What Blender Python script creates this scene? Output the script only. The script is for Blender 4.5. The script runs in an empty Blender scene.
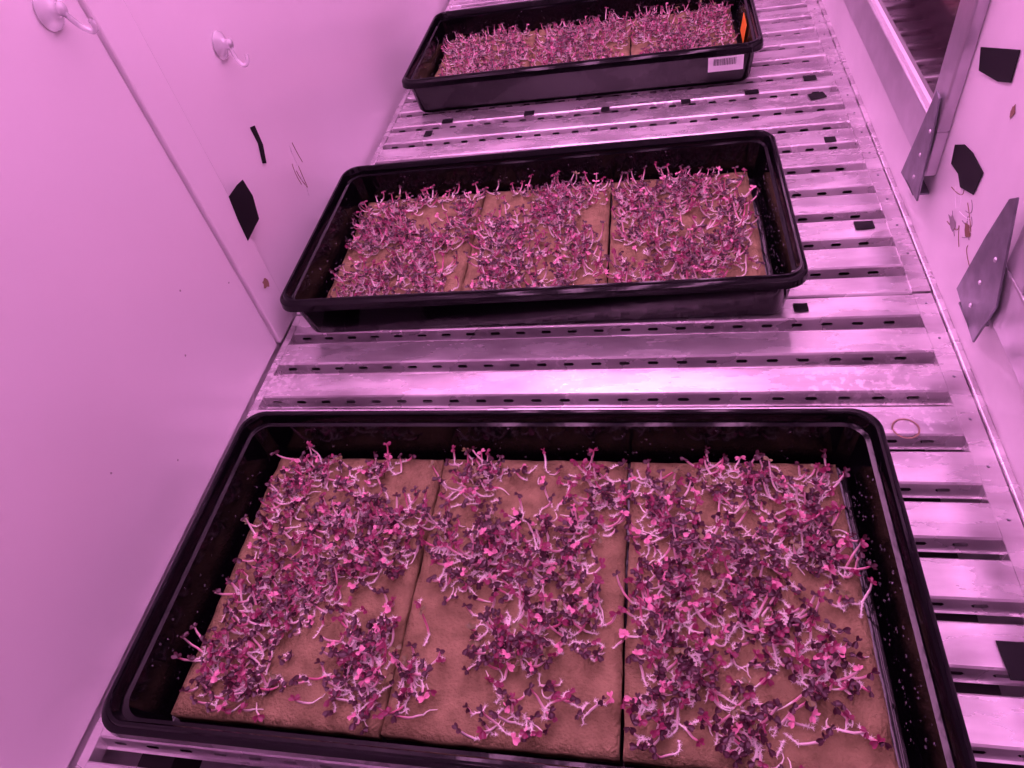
import bpy, math, random
import numpy as np
from mathutils import Vector, noise
random.seed(7)
sc=bpy.context.scene
try:
    sc.view_settings.view_transform='Standard'
    sc.view_settings.look='None'
except Exception: pass

# ---------------------------------------------------------------- helpers
def link(o): sc.collection.objects.link(o); return o
def mesh(name,v,f,mat=None,smooth=False,parent=None):
    m=bpy.data.meshes.new(name); m.from_pydata([tuple(a) for a in v],[],f); m.update()
    if mat: m.materials.append(mat)
    if smooth:
        for p in m.polygons: p.use_smooth=True
    o=link(bpy.data.objects.new(name,m))
    if parent: o.parent=parent
    return o
def boxgeo(x0,x1,y0,y1,z0,z1):
    v=[(x0,y0,z0),(x1,y0,z0),(x1,y1,z0),(x0,y1,z0),(x0,y0,z1),(x1,y0,z1),(x1,y1,z1),(x0,y1,z1)]
    f=[(0,3,2,1),(4,5,6,7),(0,1,5,4),(1,2,6,5),(2,3,7,6),(3,0,4,7)]
    return v,f
def join(parts):
    V=[];F=[]
    for v,f in parts:
        n=len(V); V+=list(v); F+=[tuple(i+n for i in a) for a in f]
    return V,F
def bevel(o,w,seg=2):
    b=o.modifiers.new('bevel','BEVEL'); b.width=w; b.segments=seg; b.limit_method='ANGLE'
def box(name,*a,mat=None,bev=0,parent=None):
    o=mesh(name,*boxgeo(*a),mat=mat,parent=parent)
    if bev: bevel(o,bev)
    return o
def mat(name,col,rough=.5,metal=0,noise_amt=0,nscale=20,spec=.5,bump=0,bscale=100,col2=None,trans=0,stretch=None,emit=None,es=0,rvar=0):
    m=bpy.data.materials.new(name); m.use_nodes=True; nt=m.node_tree; b=nt.nodes['Principled BSDF']
    b.inputs['Base Color'].default_value=(*col,1); b.inputs['Roughness'].default_value=rough
    b.inputs['Metallic'].default_value=metal; b.inputs['Specular IOR Level'].default_value=spec
    b.inputs['Transmission Weight'].default_value=trans
    if emit: b.inputs['Emission Color'].default_value=(*emit,1); b.inputs['Emission Strength'].default_value=es
    tc=nt.nodes.new('ShaderNodeTexCoord'); mp=nt.nodes.new('ShaderNodeMapping'); nt.links.new(tc.outputs['Object'],mp.inputs[0])
    if stretch: mp.inputs['Scale'].default_value=stretch
    if col2 or noise_amt:
        n=nt.nodes.new('ShaderNodeTexNoise'); n.inputs['Scale'].default_value=nscale; n.inputs['Detail'].default_value=6
        r=nt.nodes.new('ShaderNodeValToRGB'); r.color_ramp.elements[0].position=.35; r.color_ramp.elements[1].position=.65
        c2=col2 or tuple(c*(1-noise_amt) for c in col)
        r.color_ramp.elements[0].color=(*c2,1); r.color_ramp.elements[1].color=(*col,1)
        nt.links.new(mp.outputs[0],n.inputs[0]); nt.links.new(n.outputs[0],r.inputs[0]); nt.links.new(r.outputs[0],b.inputs['Base Color'])
        if rvar:
            mr=nt.nodes.new('ShaderNodeMapRange'); mr.inputs[3].default_value=rough-rvar; mr.inputs[4].default_value=rough+rvar
            nt.links.new(n.outputs[0],mr.inputs[0]); nt.links.new(mr.outputs[0],b.inputs['Roughness'])
    if bump:
        n2=nt.nodes.new('ShaderNodeTexNoise'); n2.inputs['Scale'].default_value=bscale; n2.inputs['Detail'].default_value=5
        bp=nt.nodes.new('ShaderNodeBump'); bp.inputs['Strength'].default_value=bump; bp.inputs['Distance'].default_value=.002
        nt.links.new(mp.outputs[0],n2.inputs[0]); nt.links.new(n2.outputs[0],bp.inputs['Height']); nt.links.new(bp.outputs[0],b.inputs['Normal'])
    return m

M_wall=mat('white_panel',(.79,.73,.78),rough=.25,noise_amt=.05,nscale=3,spec=.5)
M_wallR=mat('white_panel_scuffed',(.80,.75,.79),rough=.35,noise_amt=.12,nscale=9)
M_ceil=mat('ceiling_white',(.75,.72,.75),rough=.6)
M_floor=mat('dark_floor',(.02,.02,.025),rough=.7)
M_black=mat('black_tray_plastic',(.0022,.002,.003),rough=.10,spec=.26,bump=.12,bscale=45)
M_tape=mat('black_tape',(.008,.008,.010),rough=.6,spec=.2)
M_frame=mat('aluminium_frame',(.60,.57,.62),rough=.33,metal=.75,noise_amt=.15,nscale=30)
M_brk=mat('bracket_steel',(.26,.26,.30),rough=.4,metal=.8,noise_amt=.3,nscale=60)
M_glass=mat('dark_window_glass',(.05,.03,.04),rough=.06,spec=1.0)
M_clear=mat('clear_plastic',(.95,.93,.97),rough=.08,trans=.6)
M_label=mat('label_white',(.8,.8,.8),rough=.5)
M_orange=mat('sticker_orange',(.9,.25,.02),rough=.5)
M_husk=mat('stain_brown',(.25,.15,.10),rough=.8)
M_grey=mat('scuff_and_seam_grey',(.30,.26,.28),rough=.8)
M_white=mat('sealant_white',(.85,.8,.85),rough=.5)
M_under=mat('slot_shade_and_rails',(.04,.035,.04),rough=.7,spec=.1)  # near-black stands in for shade behind the slots; rails share it
M_drop=mat('water',(.9,.9,.95),rough=.03,trans=.9,spec=.8)

def galv():
    m=mat('galvanised_steel',(.84,.80,.83),rough=.27,metal=.72,col2=(.50,.45,.49),nscale=11,stretch=(1,3.5,1),rvar=.12,bump=.10,bscale=8)
    nt=m.node_tree; b=nt.nodes['Principled BSDF']
    src=b.inputs['Base Color'].links[0].from_socket
    tc=nt.nodes.new('ShaderNodeTexCoord'); n=nt.nodes.new('ShaderNodeTexNoise'); n.inputs['Scale'].default_value=150; n.inputs['Detail'].default_value=3
    n3=nt.nodes.new('ShaderNodeTexNoise'); n3.inputs['Scale'].default_value=7
    mu=nt.nodes.new('ShaderNodeMath'); mu.operation='MULTIPLY'
    r=nt.nodes.new('ShaderNodeValToRGB'); r.color_ramp.elements[0].position=.33; r.color_ramp.elements[1].position=.39
    mx=nt.nodes.new('ShaderNodeMixRGB'); mx.inputs[2].default_value=(.92,.87,.9,1)
    nt.links.new(tc.outputs['Object'],n.inputs[0]); nt.links.new(tc.outputs['Object'],n3.inputs[0])
    nt.links.new(n.outputs[0],mu.inputs[0]); nt.links.new(n3.outputs[0],mu.inputs[1]); nt.links.new(mu.outputs[0],r.inputs[0])
    nt.links.new(r.outputs[0],mx.inputs[0]); nt.links.new(src,mx.inputs[1]); nt.links.new(mx.outputs[0],b.inputs['Base Color'])
    return m
M_galv=galv()
M_mat=mat('brown_fibre_mat',(.33,.245,.135),rough=.95,col2=(.20,.145,.078),nscale=60,spec=.05,bump=1.0,bscale=420)

# ---------------------------------------------------------------- room
XL,XR=-.332,.385
box('wall_left',XL-.06,XL-.004,-.9,2.5,-.5,1.15,mat=M_wall)
box('wall_right',XR,XR+.06,-.9,2.5,-.5,1.15,mat=M_wallR)
box('wall_back',XL-.06,XR+.06,2.5,2.56,-.5,1.15,mat=M_wall)
box('wall_front',XL-.06,XR+.06,-.96,-.9,-.5,1.15,mat=M_wall)
box('ceiling',XL-.06,XR+.06,-.96,2.56,1.15,1.2,mat=M_ceil)
box('floor',XL-.06,XR+.06,-.96,2.56,-.56,-.5,mat=M_floor)
box('trim_1',XL-.004,XL+.0005,-.9,.2915,.002,1.15,mat=M_wall,bev=.001)
box('trim_2',XL-.004,XL+.0042,.294,.339,.002,1.15,mat=M_wall,bev=.0015)
box('trim_3',XR-.006,XR,-.9,2.5,-.01,.004,mat=M_galv,bev=.001)
box('seam_dark_strip',XL-.004,XL+.0012,.3392,.3425,.002,1.15,mat=M_grey,bev=.0006)  # grey strip added to darken the faint seam beside the batten

# ---------------------------------------------------------------- slatted metal shelf
def slat_parts(y1,depth=.034,x0=-.320,x1=.362):
    yn=y1-depth; sl=.003; h=.014
    V=[];F=[]
    def quad(a,b,c,d):
        n=len(V); V.extend([a,b,c,d]); F.append((n,n+1,n+2,n+3))
    r=.0015
    quad((x0,yn+r,0),(x1,yn+r,0),(x1,y1-r,0),(x0,y1-r,0))
    quad((x0,yn,-r),(x1,yn,-r),(x1,yn+r,0),(x0,yn+r,0))
    quad((x1,y1,-r),(x0,y1,-r),(x0,y1-r,0),(x1,y1-r,0))
    quad((x1,y1,-h),(x0,y1,-h),(x0,y1,-r),(x1,y1,-r))
    def w(x,k): return (x,yn-sl*k,-r-(h-r)*k)
    A,B=.34,.60
    pitch=.029; sw=.0115
    for a,b in ((0,A),(B,1)):
        quad(w(x0,b),w(x1,b),w(x1,a),w(x0,a))
    x=x0; nx=x0+.010
    while nx+sw<x1:
        quad(w(x,B),w(nx,B),w(nx,A),w(x,A))
        m=(A+B)/2; e=.0016
        for (xa,s) in ((nx,1),(nx+sw,-1)):
            n=len(V); V.extend([w(xa,A),w(xa+s*e,A),w(xa,m)]); F.append((n,n+1,n+2))
            n=len(V); V.extend([w(xa,B),w(xa+s*e,B),w(xa,m)]); F.append((n,n+1,n+2))
        x=nx+sw; nx+=pitch
    quad(w(x,B),w(x1,B),w(x1,A),w(x,A))
    quad((x0,yn-sl-.002,-h),(x1,yn-sl-.002,-h),(x1,yn-sl,-h),(x0,yn-sl,-h))
    return V,F
shelf=bpy.data.objects.new('slatted_metal_shelf',None); link(shelf)
parts=[];under=[]
near=[.303-.0497*k for k in range(0,20)]
far=[.381+.0510*k for k in range(0,30)]
def add(y1,d):
    parts.append(slat_parts(y1,d))
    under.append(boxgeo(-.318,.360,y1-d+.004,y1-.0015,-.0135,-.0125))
for g in near:
    if g>.30: add(.343,.343-(g+.008))
    else: add(g+.008+.033,.033)
for g in far: add(g+.008+.0345,.0345)
add(.381-.008,.373-.345)
s=mesh('slats',*join(parts),mat=M_galv,parent=shelf)
mesh('slot_shade_plates',*join(under),mat=M_under,parent=shelf)  # added plates, coloured dark to put shade into the slots
st=[]
for (a,b) in ((-.72,.343),(.345,2.0)):
    z=0.0 if b<1 else .0012
    st.append(boxgeo(XL+.0045,-.319,a,b,-.014,z+.0004)); st.append(boxgeo(.361,XR-.0065,a,b,-.014,z+.0004))
o=mesh('side_strips',*join(st),mat=M_galv,parent=shelf); bevel(o,.0005,1)
rv=[]
def disc(cx,cy,cz,r,h,n=10):
    v=[(cx+r*math.cos(i*2*math.pi/n),cy+r*math.sin(i*2*math.pi/n),cz) for i in range(n)]
    v+=[(cx+.7*r*math.cos(i*2*math.pi/n),cy+.7*r*math.sin(i*2*math.pi/n),cz+h) for i in range(n)]
    f=[(i,(i+1)%n,n+(i+1)%n,n+i) for i in range(n)]+[tuple(range(n,2*n))]
    return v,f
for g in near+far:
    rv.append(disc(.370,g+.025,.0003 if g<.34 else .0015,.0015,.0008))
mesh('rivets',*join(rv),mat=M_brk,parent=shelf)
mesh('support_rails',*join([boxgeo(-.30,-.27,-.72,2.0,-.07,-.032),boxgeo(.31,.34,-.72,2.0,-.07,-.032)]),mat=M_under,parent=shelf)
n=40;V=[];F=[]
for i in range(n):
    a=2*math.pi*i/n
    for r in (.0098,.0112): V.append((.317+r*math.cos(a),.1685+r*math.sin(a),.0006))
for i in range(n):
    j=(i+1)%n; F.append((2*i,2*j,2*j+1,2*i+1))
mesh('knockout_ring',V,F,mat=M_husk,parent=shelf)

# ---------------------------------------------------------------- trays
def rrect(hx,hy,r,z,seg=8):
    pts=[]
    for cx,cy,a0 in ((hx-r,hy-r,0),(-hx+r,hy-r,90),(-hx+r,-hy+r,180),(hx-r,-hy+r,270)):
        for i in range(seg+1):
            a=math.radians(a0+90*i/seg); pts.append((cx+r*math.cos(a),cy+r*math.sin(a),z))
    return pts
def tray(x,y,rot,sx,sy):
    prof=[(.252,.1195,.0030,.012),(.2555,.1222,.005,.013),(.2595,.1255,.030,.015),(.2622,.1280,.0505,.016),(.2655,.1315,.0514,.017),
          (.2668,.1328,.0605,.018),(.2680,.1340,.0622,.019),(.2700,.1360,.0622,.020),(.2712,.1372,.0600,.021),(.2728,.1388,.0596,.021),(.2748,.1408,.0575,.0215),(.2756,.1416,.0500,.022),
          (.2748,.1408,.0496,.022),(.269,.1350,.0525,.019),(.266,.132,.048,.018),(.2605,.1265,.004,.016),(.257,.1235,.0,.014)]
    V=[];F=[];N=36
    for hx,hy,z,r in prof: V+=rrect(hx*sx,hy*sy,r,z)
    for k in range(len(prof)-1):
        for i in range(N):
            j=(i+1)%N; F.append((k*N+i,k*N+j,(k+1)*N+j,(k+1)*N+i))
    F=[tuple(reversed(f)) for f in F]
    F.append(tuple(range(N))); F.append(tuple(reversed(range((len(prof)-1)*N,len(prof)*N))))
    o=mesh('seedling_tray',V,F,mat=M_black,smooth=True)
    o.location=(x,y,.0013); o.rotation_euler=(0,0,rot)
    es=o.modifiers.new('es','EDGE_SPLIT'); es.split_angle=math.radians(35)
    rr=random.Random(int(y*100)+5); P=[]
    def drop(cx,cy,cz,nx,ny,r):
        ax=Vector((nx,ny,0)); t=Vector((0,0,1)); b2=ax.cross(t)
        v=[];f=[]; n=8
        for rad,hh in ((1,0),(.75,.4),(.35,.62)):
            for i in range(n):
                a=2*math.pi*i/n; v.append(Vector((cx,cy,cz))+(t*math.cos(a)+b2*math.sin(a))*r*rad+ax*r*hh)
        for k in range(2):
            for i in range(n):
                j=(i+1)%n; f.append((k*n+i,k*n+j,(k+1)*n+j,(k+1)*n+i))
        f.append(tuple(range(2*n,3*n))); P.append((v,f))
    for _ in range(220):
        z=.008+.04*rr.random()**1.3; xx=(.2557+(z-.005)*.147)*sx; yy=(.1224+(z-.005)*.127)*sy
        q=rr.random(); r=rr.uniform(.0004,.0014)
        if q<.55: drop(xx,rr.uniform(-.1,.1),z,-1,0,r)
        elif q<.75: drop(-xx,rr.uniform(-.1,.1),z,1,0,r)
        else: drop(rr.uniform(-.23,.23),yy,z,0,-1,r)
    mesh('condensation',*join(P),mat=M_drop,smooth=True,parent=o)
    return o
TR=[(-.001,-.001,.001),(-.0318,.4386,.0146),(-.018,.9605,0)]
SC=[(1.018,1.022),(1.020,1.012),(1.012,1.01)]
trays=[tray(*t,*s) for t,s in zip(TR,SC)]

# ---------------------------------------------------------------- mats
MW,MD,MT=.1658,.236,.015
def growmat(tr,cx,seed):
    nx,ny=26,36
    V=[];F=[]
    hw,hd=MW/2,MD/2
    for j in range(ny+1):
        for i in range(nx+1):
            u=-hw+MW*i/nx; v=-hd+MD*j/ny
            e=min(hw-abs(u),hd-abs(v))
            z=MT+.0016*noise.noise(Vector((u*30+seed*7,v*30,0)))+.0008*noise.noise(Vector((u*120+seed*7,v*120,3)))
            if e<.001: z-=.0015
            w=.0012*noise.noise(Vector((u*60,v*60,seed*3.3)))
            V.append((u+w*(abs(u)>hw-.001),v+w*(abs(v)>hd-.001),z))
    for j in range(ny):
        for i in range(nx):
            a=j*(nx+1)+i; F.append((a,a+1,a+nx+2,a+nx+1))
    ring=[i for i in range(nx+1)]+[j*(nx+1)+nx for j in range(1,ny+1)]+[ny*(nx+1)+i for i in range(nx-1,-1,-1)]+[j*(nx+1) for j in range(ny-1,0,-1)]
    b0=len(V)
    for r in ring: V.append((V[r][0],V[r][1],0))
    m=len(ring)
    for k in range(m):
        q=(k+1)%m; F.append((ring[k],b0+k,b0+q,ring[q]))
    F.append(tuple(b0+k for k in range(m))[::-1])
    o=mesh('fibre_grow_mat',V,F,mat=M_mat,smooth=True)
    x,y,rot=tr; c,s=math.cos(rot),math.sin(rot)
    o.location=(x+cx*c,y+cx*s,.0048); o.rotation_euler=(0,0,rot+random.uniform(-.004,.004))
    return o
for t in TR:
    for k in (-1,0,1): growmat(t,k*(MW+.0026)-.001,random.random()*10)

# ---------------------------------------------------------------- seedlings
M_seed=bpy.data.materials.new('radish_sprout'); M_seed.use_nodes=True
nt=M_seed.node_tree;b=nt.nodes['Principled BSDF']; at=nt.nodes.new('ShaderNodeAttribute'); at.attribute_name='Col'
nt.links.new(at.outputs['Color'],b.inputs['Base Color']); b.inputs['Roughness'].default_value=.38
def sprouts(tr,count,seed,bias=.55,clump=1.45):
    rnd=random.Random(seed)
    V=[];F=[];C=[]
    x0,y0,rot=tr
    def tube(pts,rad,cols,n=5):
        b=len(V)
        for k,p in enumerate(pts):
            d=(pts[min(k+1,len(pts)-1)]-pts[max(k-1,0)]).normalized()
            a=d.cross(Vector((.13,.27,1))).normalized() if abs(d.z)<.95 else d.cross(Vector((1,.2,0))).normalized()
            c=d.cross(a)
            for i in range(n):
                t=2*math.pi*i/n; V.append(p+(a*math.cos(t)+c*math.sin(t))*rad[k]); C.append(cols[k])
        for k in range(len(pts)-1):
            for i in range(n):
                j=(i+1)%n; F.append((b+k*n+i,b+k*n+j,b+(k+1)*n+j,b+(k+1)*n+i))
    def leaf(p,d,up,L,W,col,col2):
        side=d.cross(up).normalized(); up=side.cross(d).normalized()
        b=len(V); nu,nv=4,4
        for i in range(nu+1):
            u=i/nu
            hw=W*.5*(.16,.62,.95,1.0,.66)[i]
            for j in range(nv+1):
                v=-1+2*j/nv
                q=p+d*(L*(u - .20*u*u*(1-abs(v))))+side*(hw*v)+up*(-.25*L*u*u + .20*W*abs(v)**1.5)
                V.append(q); k=abs(v)*.5+.2*u
                C.append(tuple(col[m]*(1-k)+col2[m]*k for m in range(3)))
        for i in range(nu):
            for j in range(nv):
                a=b+i*(nv+1)+j; F.append((a,a+1,a+nv+2,a+nv+1))
    made=0;tries=0
    while made<count and tries<count*60:
        tries+=1
        k=rnd.choice((-1,0,1)); u=rnd.uniform(-.5,.5); v=rnd.uniform(-.5,.5)
        lx=k*(MW+.0022)+u*(MW-.010); ly=v*(MD-.012)
        nn=noise.noise(Vector((lx*19+seed*3.1,ly*19,seed)))+.8*noise.noise(Vector((lx*75,ly*75,seed+5)))
        edge=min(.5-abs(u),(.5-abs(v))*1.4)
        pr=bias+clump*nn-max(0,(.09-edge)*6)+.12*v
        if rnd.random()>pr: continue
        made+=1
        p=Vector((lx,ly,0)); ang=rnd.uniform(0,2*math.pi)
        pts=[];rad=[];cols=[]
        base_z=.0058+MT+.0004
        nr=rnd.randint(2,5); curl=rnd.uniform(-.6,.6)
        rc=(.92,.85,.82)
        stem=(.90,.74,.76) if rnd.random()<.66 else (.78,.28,.42)
        stem2=(.66,.14,.30) if rnd.random()<.5 else (.88,.64,.69)
        z=0
        for i in range(nr):
            pts.append(Vector((p.x,p.y,base_z+.0004+z))); rad.append(.0003+.0005*i/nr); cols.append(rc)
            ang+=curl*.7+rnd.uniform(-.4,.4); z=max(0,z+rnd.uniform(-.0006,.0012))
            p=p+Vector((math.cos(ang),math.sin(ang),0))*.0026
            if abs(p.x)>.2475 or abs(p.y)>.1165: break
        if rnd.random()<.8:
            nf=rnd.randint(8,20)
            for q in pts:
                for _ in range(nf):
                    a=rnd.uniform(0,6.28); e=rnd.uniform(.1,1.1)
                    d=Vector((math.cos(a),math.sin(a),e)).normalized()*rnd.uniform(.0010,.0034)
                    s=Vector((-math.sin(a),math.cos(a),0))*.00019
                    bb=len(V); V.extend([q-s,q+s,q+d]); C.extend([(.92,.86,.85)]*3); F.append((bb,bb+1,bb+2))
        H=rnd.choice((rnd.uniform(.003,.009),rnd.uniform(.006,.014),rnd.uniform(.010,.021)))
        lean=rnd.uniform(.0,1.3); ns=6
        cur=pts[-1].copy(); ang2=ang+rnd.uniform(-.6,.6)
        for i in range(1,ns+1):
            t=i/ns
            ang2+=rnd.uniform(-.25,.25)
            hor=(.7*(1-t)+lean*.45)
            step=(H+.003)/ns
            cur=cur+Vector((math.cos(ang2)*hor*step*.9,math.sin(ang2)*hor*step*.9,H/ns*(.45+.8*t)))
            if abs(cur.x)>.2530: cur.x=math.copysign(.2530,cur.x)
            if abs(cur.y)>.1190: cur.y=math.copysign(.1190,cur.y)
            pts.append(cur.copy()); rad.append(.00094 if t<.8 else .00075)
            cols.append(tuple(stem[m]*(1-t)+stem2[m]*t for m in range(3)))
        tube(pts,rad[:len(pts)],cols[:len(pts)])
        tip=pts[-1]; a=rnd.uniform(0,6.28); tilt=rnd.uniform(-.3,.8)
        r=rnd.random()
        if r<.62: c1,c2=(.030,.005,.013),(.075,.010,.030)
        elif r<.87: c1,c2=(.13,.010,.045),(.34,.03,.12)
        elif r<.92: c1,c2=(.12,.11,.04),(.26,.20,.09)
        else: c1,c2=(.60,.16,.30),(.80,.40,.50)
        spread=rnd.uniform(.5,1.0)
        for s in (0,1):
            aa=a+s*math.pi*spread; d=Vector((math.cos(aa),math.sin(aa),tilt*(1 if s else .6))).normalized()
            L=rnd.uniform(.0032,.0054); leaf(tip,d,Vector((0,0,1)),L,L*rnd.uniform(.8,1.05),c1,c2)
    me=bpy.data.meshes.new('radish_microgreens'); me.from_pydata([tuple(v) for v in V],[],F)
    me.materials.append(M_seed)
    ca=me.color_attributes.new('Col','FLOAT_COLOR','POINT')
    arr=np.ones((len(V),4),dtype=np.float32); arr[:,:3]=np.array(C); ca.data.foreach_set('color',arr.ravel())
    me.polygons.foreach_set('use_smooth',[True]*len(me.polygons)); me.update()
    o=link(bpy.data.objects.new('radish_microgreens',me)); o.location=(x0,y0,0); o.rotation_euler=(0,0,rot)
    return o
sprouts(TR[0],2050,4); sprouts(TR[1],1900,2,.65,1.3); sprouts(TR[2],1800,3,.65,1.3)

# labels on far tray
def onpoly(name,pts,m,parent=None,thick=.0006,axis=None):
    n=len(pts); a=Vector(axis)*thick
    V=[Vector(p) for p in pts]+[Vector(p)+a for p in pts]
    F=[tuple(range(n))[::-1],tuple(range(n,2*n))]+[(i,(i+1)%n,n+(i+1)%n,n+i) for i in range(n)]
    o=mesh(name,V,F,mat=m)
    if parent: o.parent=parent
    return o
onpoly('barcode_label',[(.200,-.1434,.028),(.250,-.1434,.028),(.250,-.1434,.049),(.200,-.1434,.049)],M_label,parent=trays[2],axis=(0,-1,0))
bars=[];x=.208
while x<.240:
    w=random.choice((.0006,.001)); bars.append(boxgeo(x,x+w,-.1446,-.1441,.037,.0465)); x+=w+random.choice((.0008,.0012))
mesh('barcode_bars',*join(bars),mat=M_tape,parent=trays[2])
onpoly('orange_sticker',[(.2592,-.04,.020),(.2592,.01,.020),(.2625,.01,.047),(.2625,-.04,.047)],M_orange,parent=trays[2],axis=(-1,0,0))

# ---------------------------------------------------------------- tape patches
def tape_z(x,y,w,h,rot=0,z=.0018):
    c,s=math.cos(rot),math.sin(rot)
    P=[]
    for u,v in ((-w,-h),(-w*.2,-h*1.05),(w,-h*.9),(w*.95,h),(0,h*.95),(-w,h*1.02)):
        P.append((x+(u*c-v*s)/2,y+(u*s+v*c)/2,z))
    onpoly('tape_patch',P,M_tape,axis=(0,0,-1),thick=.0012)
for a in ((.347,-.030,.026,.026,.05),(.337,.461,.020,.014),(.252,.327,.014,.012),(.330,.650,.014,.012),(.331,.770,.022,.016,.2),(.329,.826,.018,.014),
          (.245,.800,.020,.012),(.150,.790,.014,.012),(.03,.79,.013,.012),(-.09,.80,.016,.014),(-.225,.80,.018,.012),(-.25,.765,.012,.016)):
    tape_z(*a)
def wallpoly(name,x,pts,m,ax,parent=None,th=.0006):
    return onpoly(name,[(x,y,z) for y,z in pts],m,axis=(ax,0,0),thick=th,parent=parent)
wallpoly('tape_patch',XL+.0044,[(.337,.174),(.359,.174),(.372,.172),(.375,.150),(.366,.126),(.352,.125),(.330,.123),(.332,.148)],M_tape,1)
wallpoly('tape_patch',XL-.0036,[(.440,.196),(.450,.193),(.449,.17),(.439,.152),(.432,.156),(.441,.176)],M_tape,1)
wallpoly('tape_patch',XR-.0008,[(.422,.211),(.352,.2385),(.348,.2145),(.370,.205),(.411,.1955)],M_tape,-1)
wallpoly('tape_patch',XR-.0008,[(.411,.125),(.392,.136),(.370,.140),(.340,.139),(.343,.115),(.372,.104),(.385,.110),(.406,.108)],M_tape,-1)

def wire(name,pts,r,m,parent=None):
    cu=bpy.data.curves.new(name,'CURVE'); cu.dimensions='3D'; cu.bevel_depth=r; cu.bevel_resolution=2
    sp=cu.splines.new('NURBS'); sp.points.add(len(pts)-1); sp.use_endpoint_u=True; sp.order_u=3
    for i,p in enumerate(pts): sp.points[i].co=(*p,1)
    cu.materials.append(m); o=link(bpy.data.objects.new(name,cu))
    if parent: o.parent=parent
    return o
wr=bpy.data.objects['wall_right']; wl=bpy.data.objects['wall_left']
for i in range(14):
    y=.35+random.uniform(-.035,.035); z=.088+random.uniform(-.018,.022)
    wire('scuff_mark',[(XR-.0002,y,z),(XR-.0002,y+random.uniform(-.02,.02),z-.008),(XR-.0002,y+random.uniform(-.03,.03),z-.014)],.0004,(M_husk,M_grey,M_white)[i%3],parent=wr)
def ragged(cy,cz,ry,rz,rs):
    r=random.Random(rs); return [(cy+ry*math.cos(a)*r.uniform(.5,1.1),cz+rz*math.sin(a)*r.uniform(.5,1.1)) for a in [i*2*math.pi/11 for i in range(11)]]
wallpoly('scuff_patch',XR-.0006,ragged(.332,.085,.010,.006,1),M_husk,-1,parent=wr,th=.0003)
wallpoly('scuff_patch',XR-.0006,ragged(.365,.070,.012,.007,2),M_grey,-1,parent=wr,th=.0003)
wallpoly('scuff_patch',XR-.0006,ragged(.330,.200,.004,.006,3),M_husk,-1,parent=wr,th=.0003)
for i in range(8):
    y=.50+random.uniform(-.012,.015); z=.11+random.uniform(-.02,.03)
    wire('scuff_mark',[(XL-.0038,y,z),(XL-.0038,y+random.uniform(-.004,.004),z-.015),(XL-.0038,y+random.uniform(-.01,.01),z-.03)],.0004,M_husk if i%2 else M_white,parent=wl)
for i in range(5):
    wallpoly('scuff_patch',XL+.0002,ragged(random.uniform(.0,.28),random.uniform(.03,.2),.0012,.0012,20+i),M_grey,1,parent=wl,th=.0005)
wallpoly('scuff_patch',XL+.0041,ragged(.322,.07,.008,.008,9),M_husk,1,parent=wl,th=.0003)

# ---------------------------------------------------------------- windows on right wall
def window(y0,y1,z0,z1,name):
    e=bpy.data.objects.new(name,None); link(e)
    fw=.048; X0=XR-.012
    P=[boxgeo(X0,XR-.0003,y0,y1,z0,z0+fw),boxgeo(X0,XR-.0003,y0,y1,z1-fw,z1),boxgeo(X0,XR-.0003,y0,y0+fw*.75,z0+fw,z1-fw),boxgeo(X0,XR-.0003,y1-fw*.75,y1,z0+fw,z1-fw)]
    o=mesh('frame',*join(P),mat=M_frame,parent=e); bevel(o,.002)
    g=.006; a,bb,c,d=y0+fw*.75,y1-fw*.75,z0+fw,z1-fw
    P=[boxgeo(X0+.003,XR-.0003,a,bb,c,c+g),boxgeo(X0+.003,XR-.0003,a,bb,d-g,d),boxgeo(X0+.003,XR-.0003,a,a+g,c+g,d-g),boxgeo(X0+.003,XR-.0003,bb-g,bb,c+g,d-g)]
    mesh('gasket',*join(P),mat=M_white,parent=e)
    mesh('glass',*boxgeo(XR-.005,XR-.001,a+g,bb-g,c+g,d-g),mat=M_glass,parent=e)
window(.432,1.6,.078,.75,'window_1')
window(-.55,.232,.078,.75,'window_2')
def gusset(pts,x):
    e=bpy.data.objects.new('gusset_bracket',None); link(e)
    o=wallpoly('plate',x,pts,M_brk,-1,parent=e,th=.002); bevel(o,.0006,1)
    cy=sum(p[0] for p in pts)/len(pts); cz=min(p[1] for p in pts)
    q=[]
    for k,(a,bz) in enumerate(((cy,cz+.02),(cy,cz+.045),(cy-.008,cz+.075))):
        v,f=disc(0,0,0,.0022,.001); v=[(x-.002-c,a+aa,bz+bb2) for aa,bb2,c in v]; q.append((v,f))
    mesh('rivets',*join(q),mat=M_frame,parent=e)
    mesh('flange',*boxgeo(x-.002,XR-.0003,cy-.01,cy+.02,cz+.004,cz+.006),mat=M_brk,parent=e)
gusset([(.452,.160),(.440,.158),(.430,.120),(.422,.056),(.486,.050)],XR-.014)
gusset([(.246,.178),(.256,.170),(.268,.125),(.281,.060),(.222,.050),(.212,.100)][::-1],XR-.014)

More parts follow.
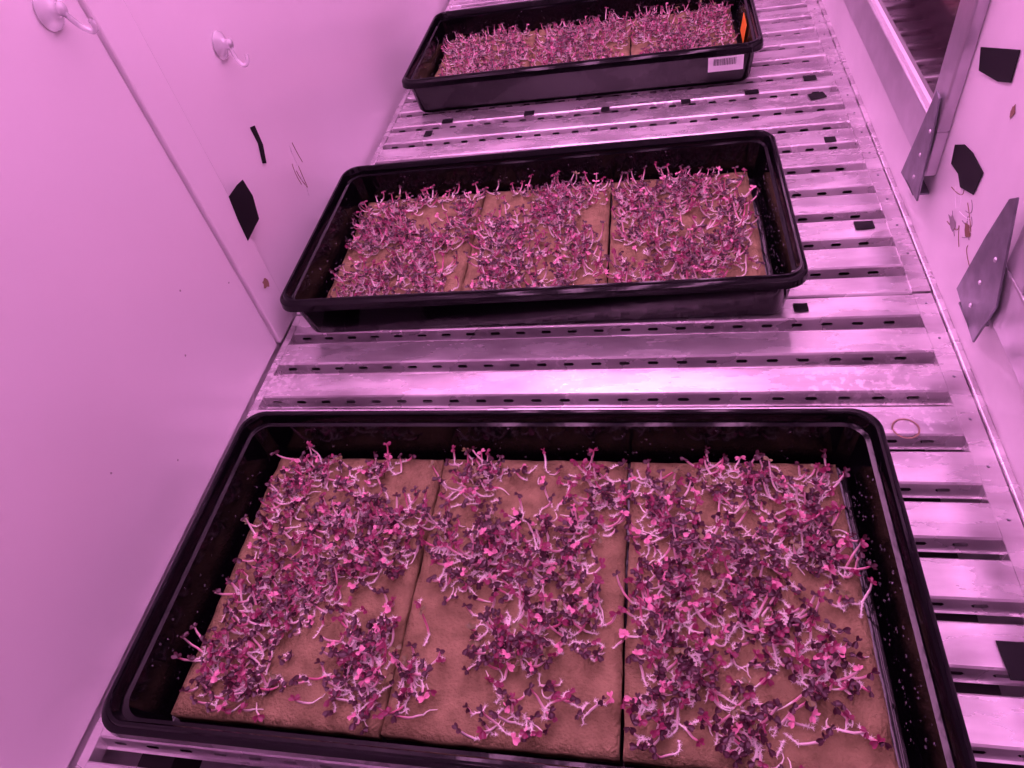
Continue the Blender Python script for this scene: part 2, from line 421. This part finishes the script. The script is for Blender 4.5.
# ---------------------------------------------------------------- suction hooks
def hook(y,z,x,roll):
    e=bpy.data.objects.new('suction_hook',None); link(e)
    prof=[(.0140,.0006),(.0135,.0016),(.0105,.0034),(.0070,.0055),(.0045,.0075),(.0045,.0110),(.0055,.0125),(.0,.0130)]
    V=[];F=[];n=24
    for r,h in prof:
        for i in range(n):
            a=2*math.pi*i/n; V.append((h,r*math.cos(a),r*math.sin(a)))
    for k in range(len(prof)-1):
        for i in range(n):
            j=(i+1)%n; F.append((k*n+i,k*n+j,(k+1)*n+j,(k+1)*n+i))
    F.append(tuple(range(n))[::-1])
    mesh('suction_cup',V,F,mat=M_clear,smooth=True,parent=e)
    wire('hook',[(.010,0,0),(.012,0,-.010),(.014,0,-.018),(.020,0,-.023),(.026,0,-.018),(.026,0,-.012)],.0022,M_clear,parent=e)
    e.location=(x,y,z); e.rotation_euler=(roll,0,0)
hook(.256,.388,XL+.0010,.4); hook(.455,.280,XL-.0035,-.2)

# ---------------------------------------------------------------- LED lamps
LED=(1.0,.375,.84)
M_led=mat('led_emitter',(.9,.9,.9),emit=LED,es=15.5)
M_house=mat('lamp_housing',(.7,.7,.72),rough=.4,metal=.5)
for x in (-.24,-.08,.08,.24):
    e=bpy.data.objects.new('led_grow_lamp',None); link(e); e.location=(x,.75,1.0)
    h=mesh('housing',*boxgeo(-.028,.028,-1.22,1.22,.0,.03),mat=M_house,parent=e); bevel(h,.004)
    mesh('emitter_strip',*boxgeo(-.020,.020,-1.20,1.20,-.006,.0),mat=M_led,parent=e)
    mesh('hangers',*join([boxgeo(-.004,.004,-.9,-.89,.03,.15),boxgeo(-.004,.004,.9,.91,.03,.15)]),mat=M_house,parent=e)
w=bpy.data.worlds.new('world'); sc.world=w; w.use_nodes=True
w.node_tree.nodes['Background'].inputs[0].default_value=(.05,.02,.04,1); w.node_tree.nodes['Background'].inputs[1].default_value=.5

# ---------------------------------------------------------------- camera
cd=bpy.data.cameras.new('camera'); cd.sensor_width=36; cd.lens=697.59/1024*36; cd.clip_start=.01
cam=link(bpy.data.objects.new('camera',cd)); cam.location=(.11184,-.24288,.52325); cam.rotation_euler=(.74105,.1668,.1345)
sc.camera=cam
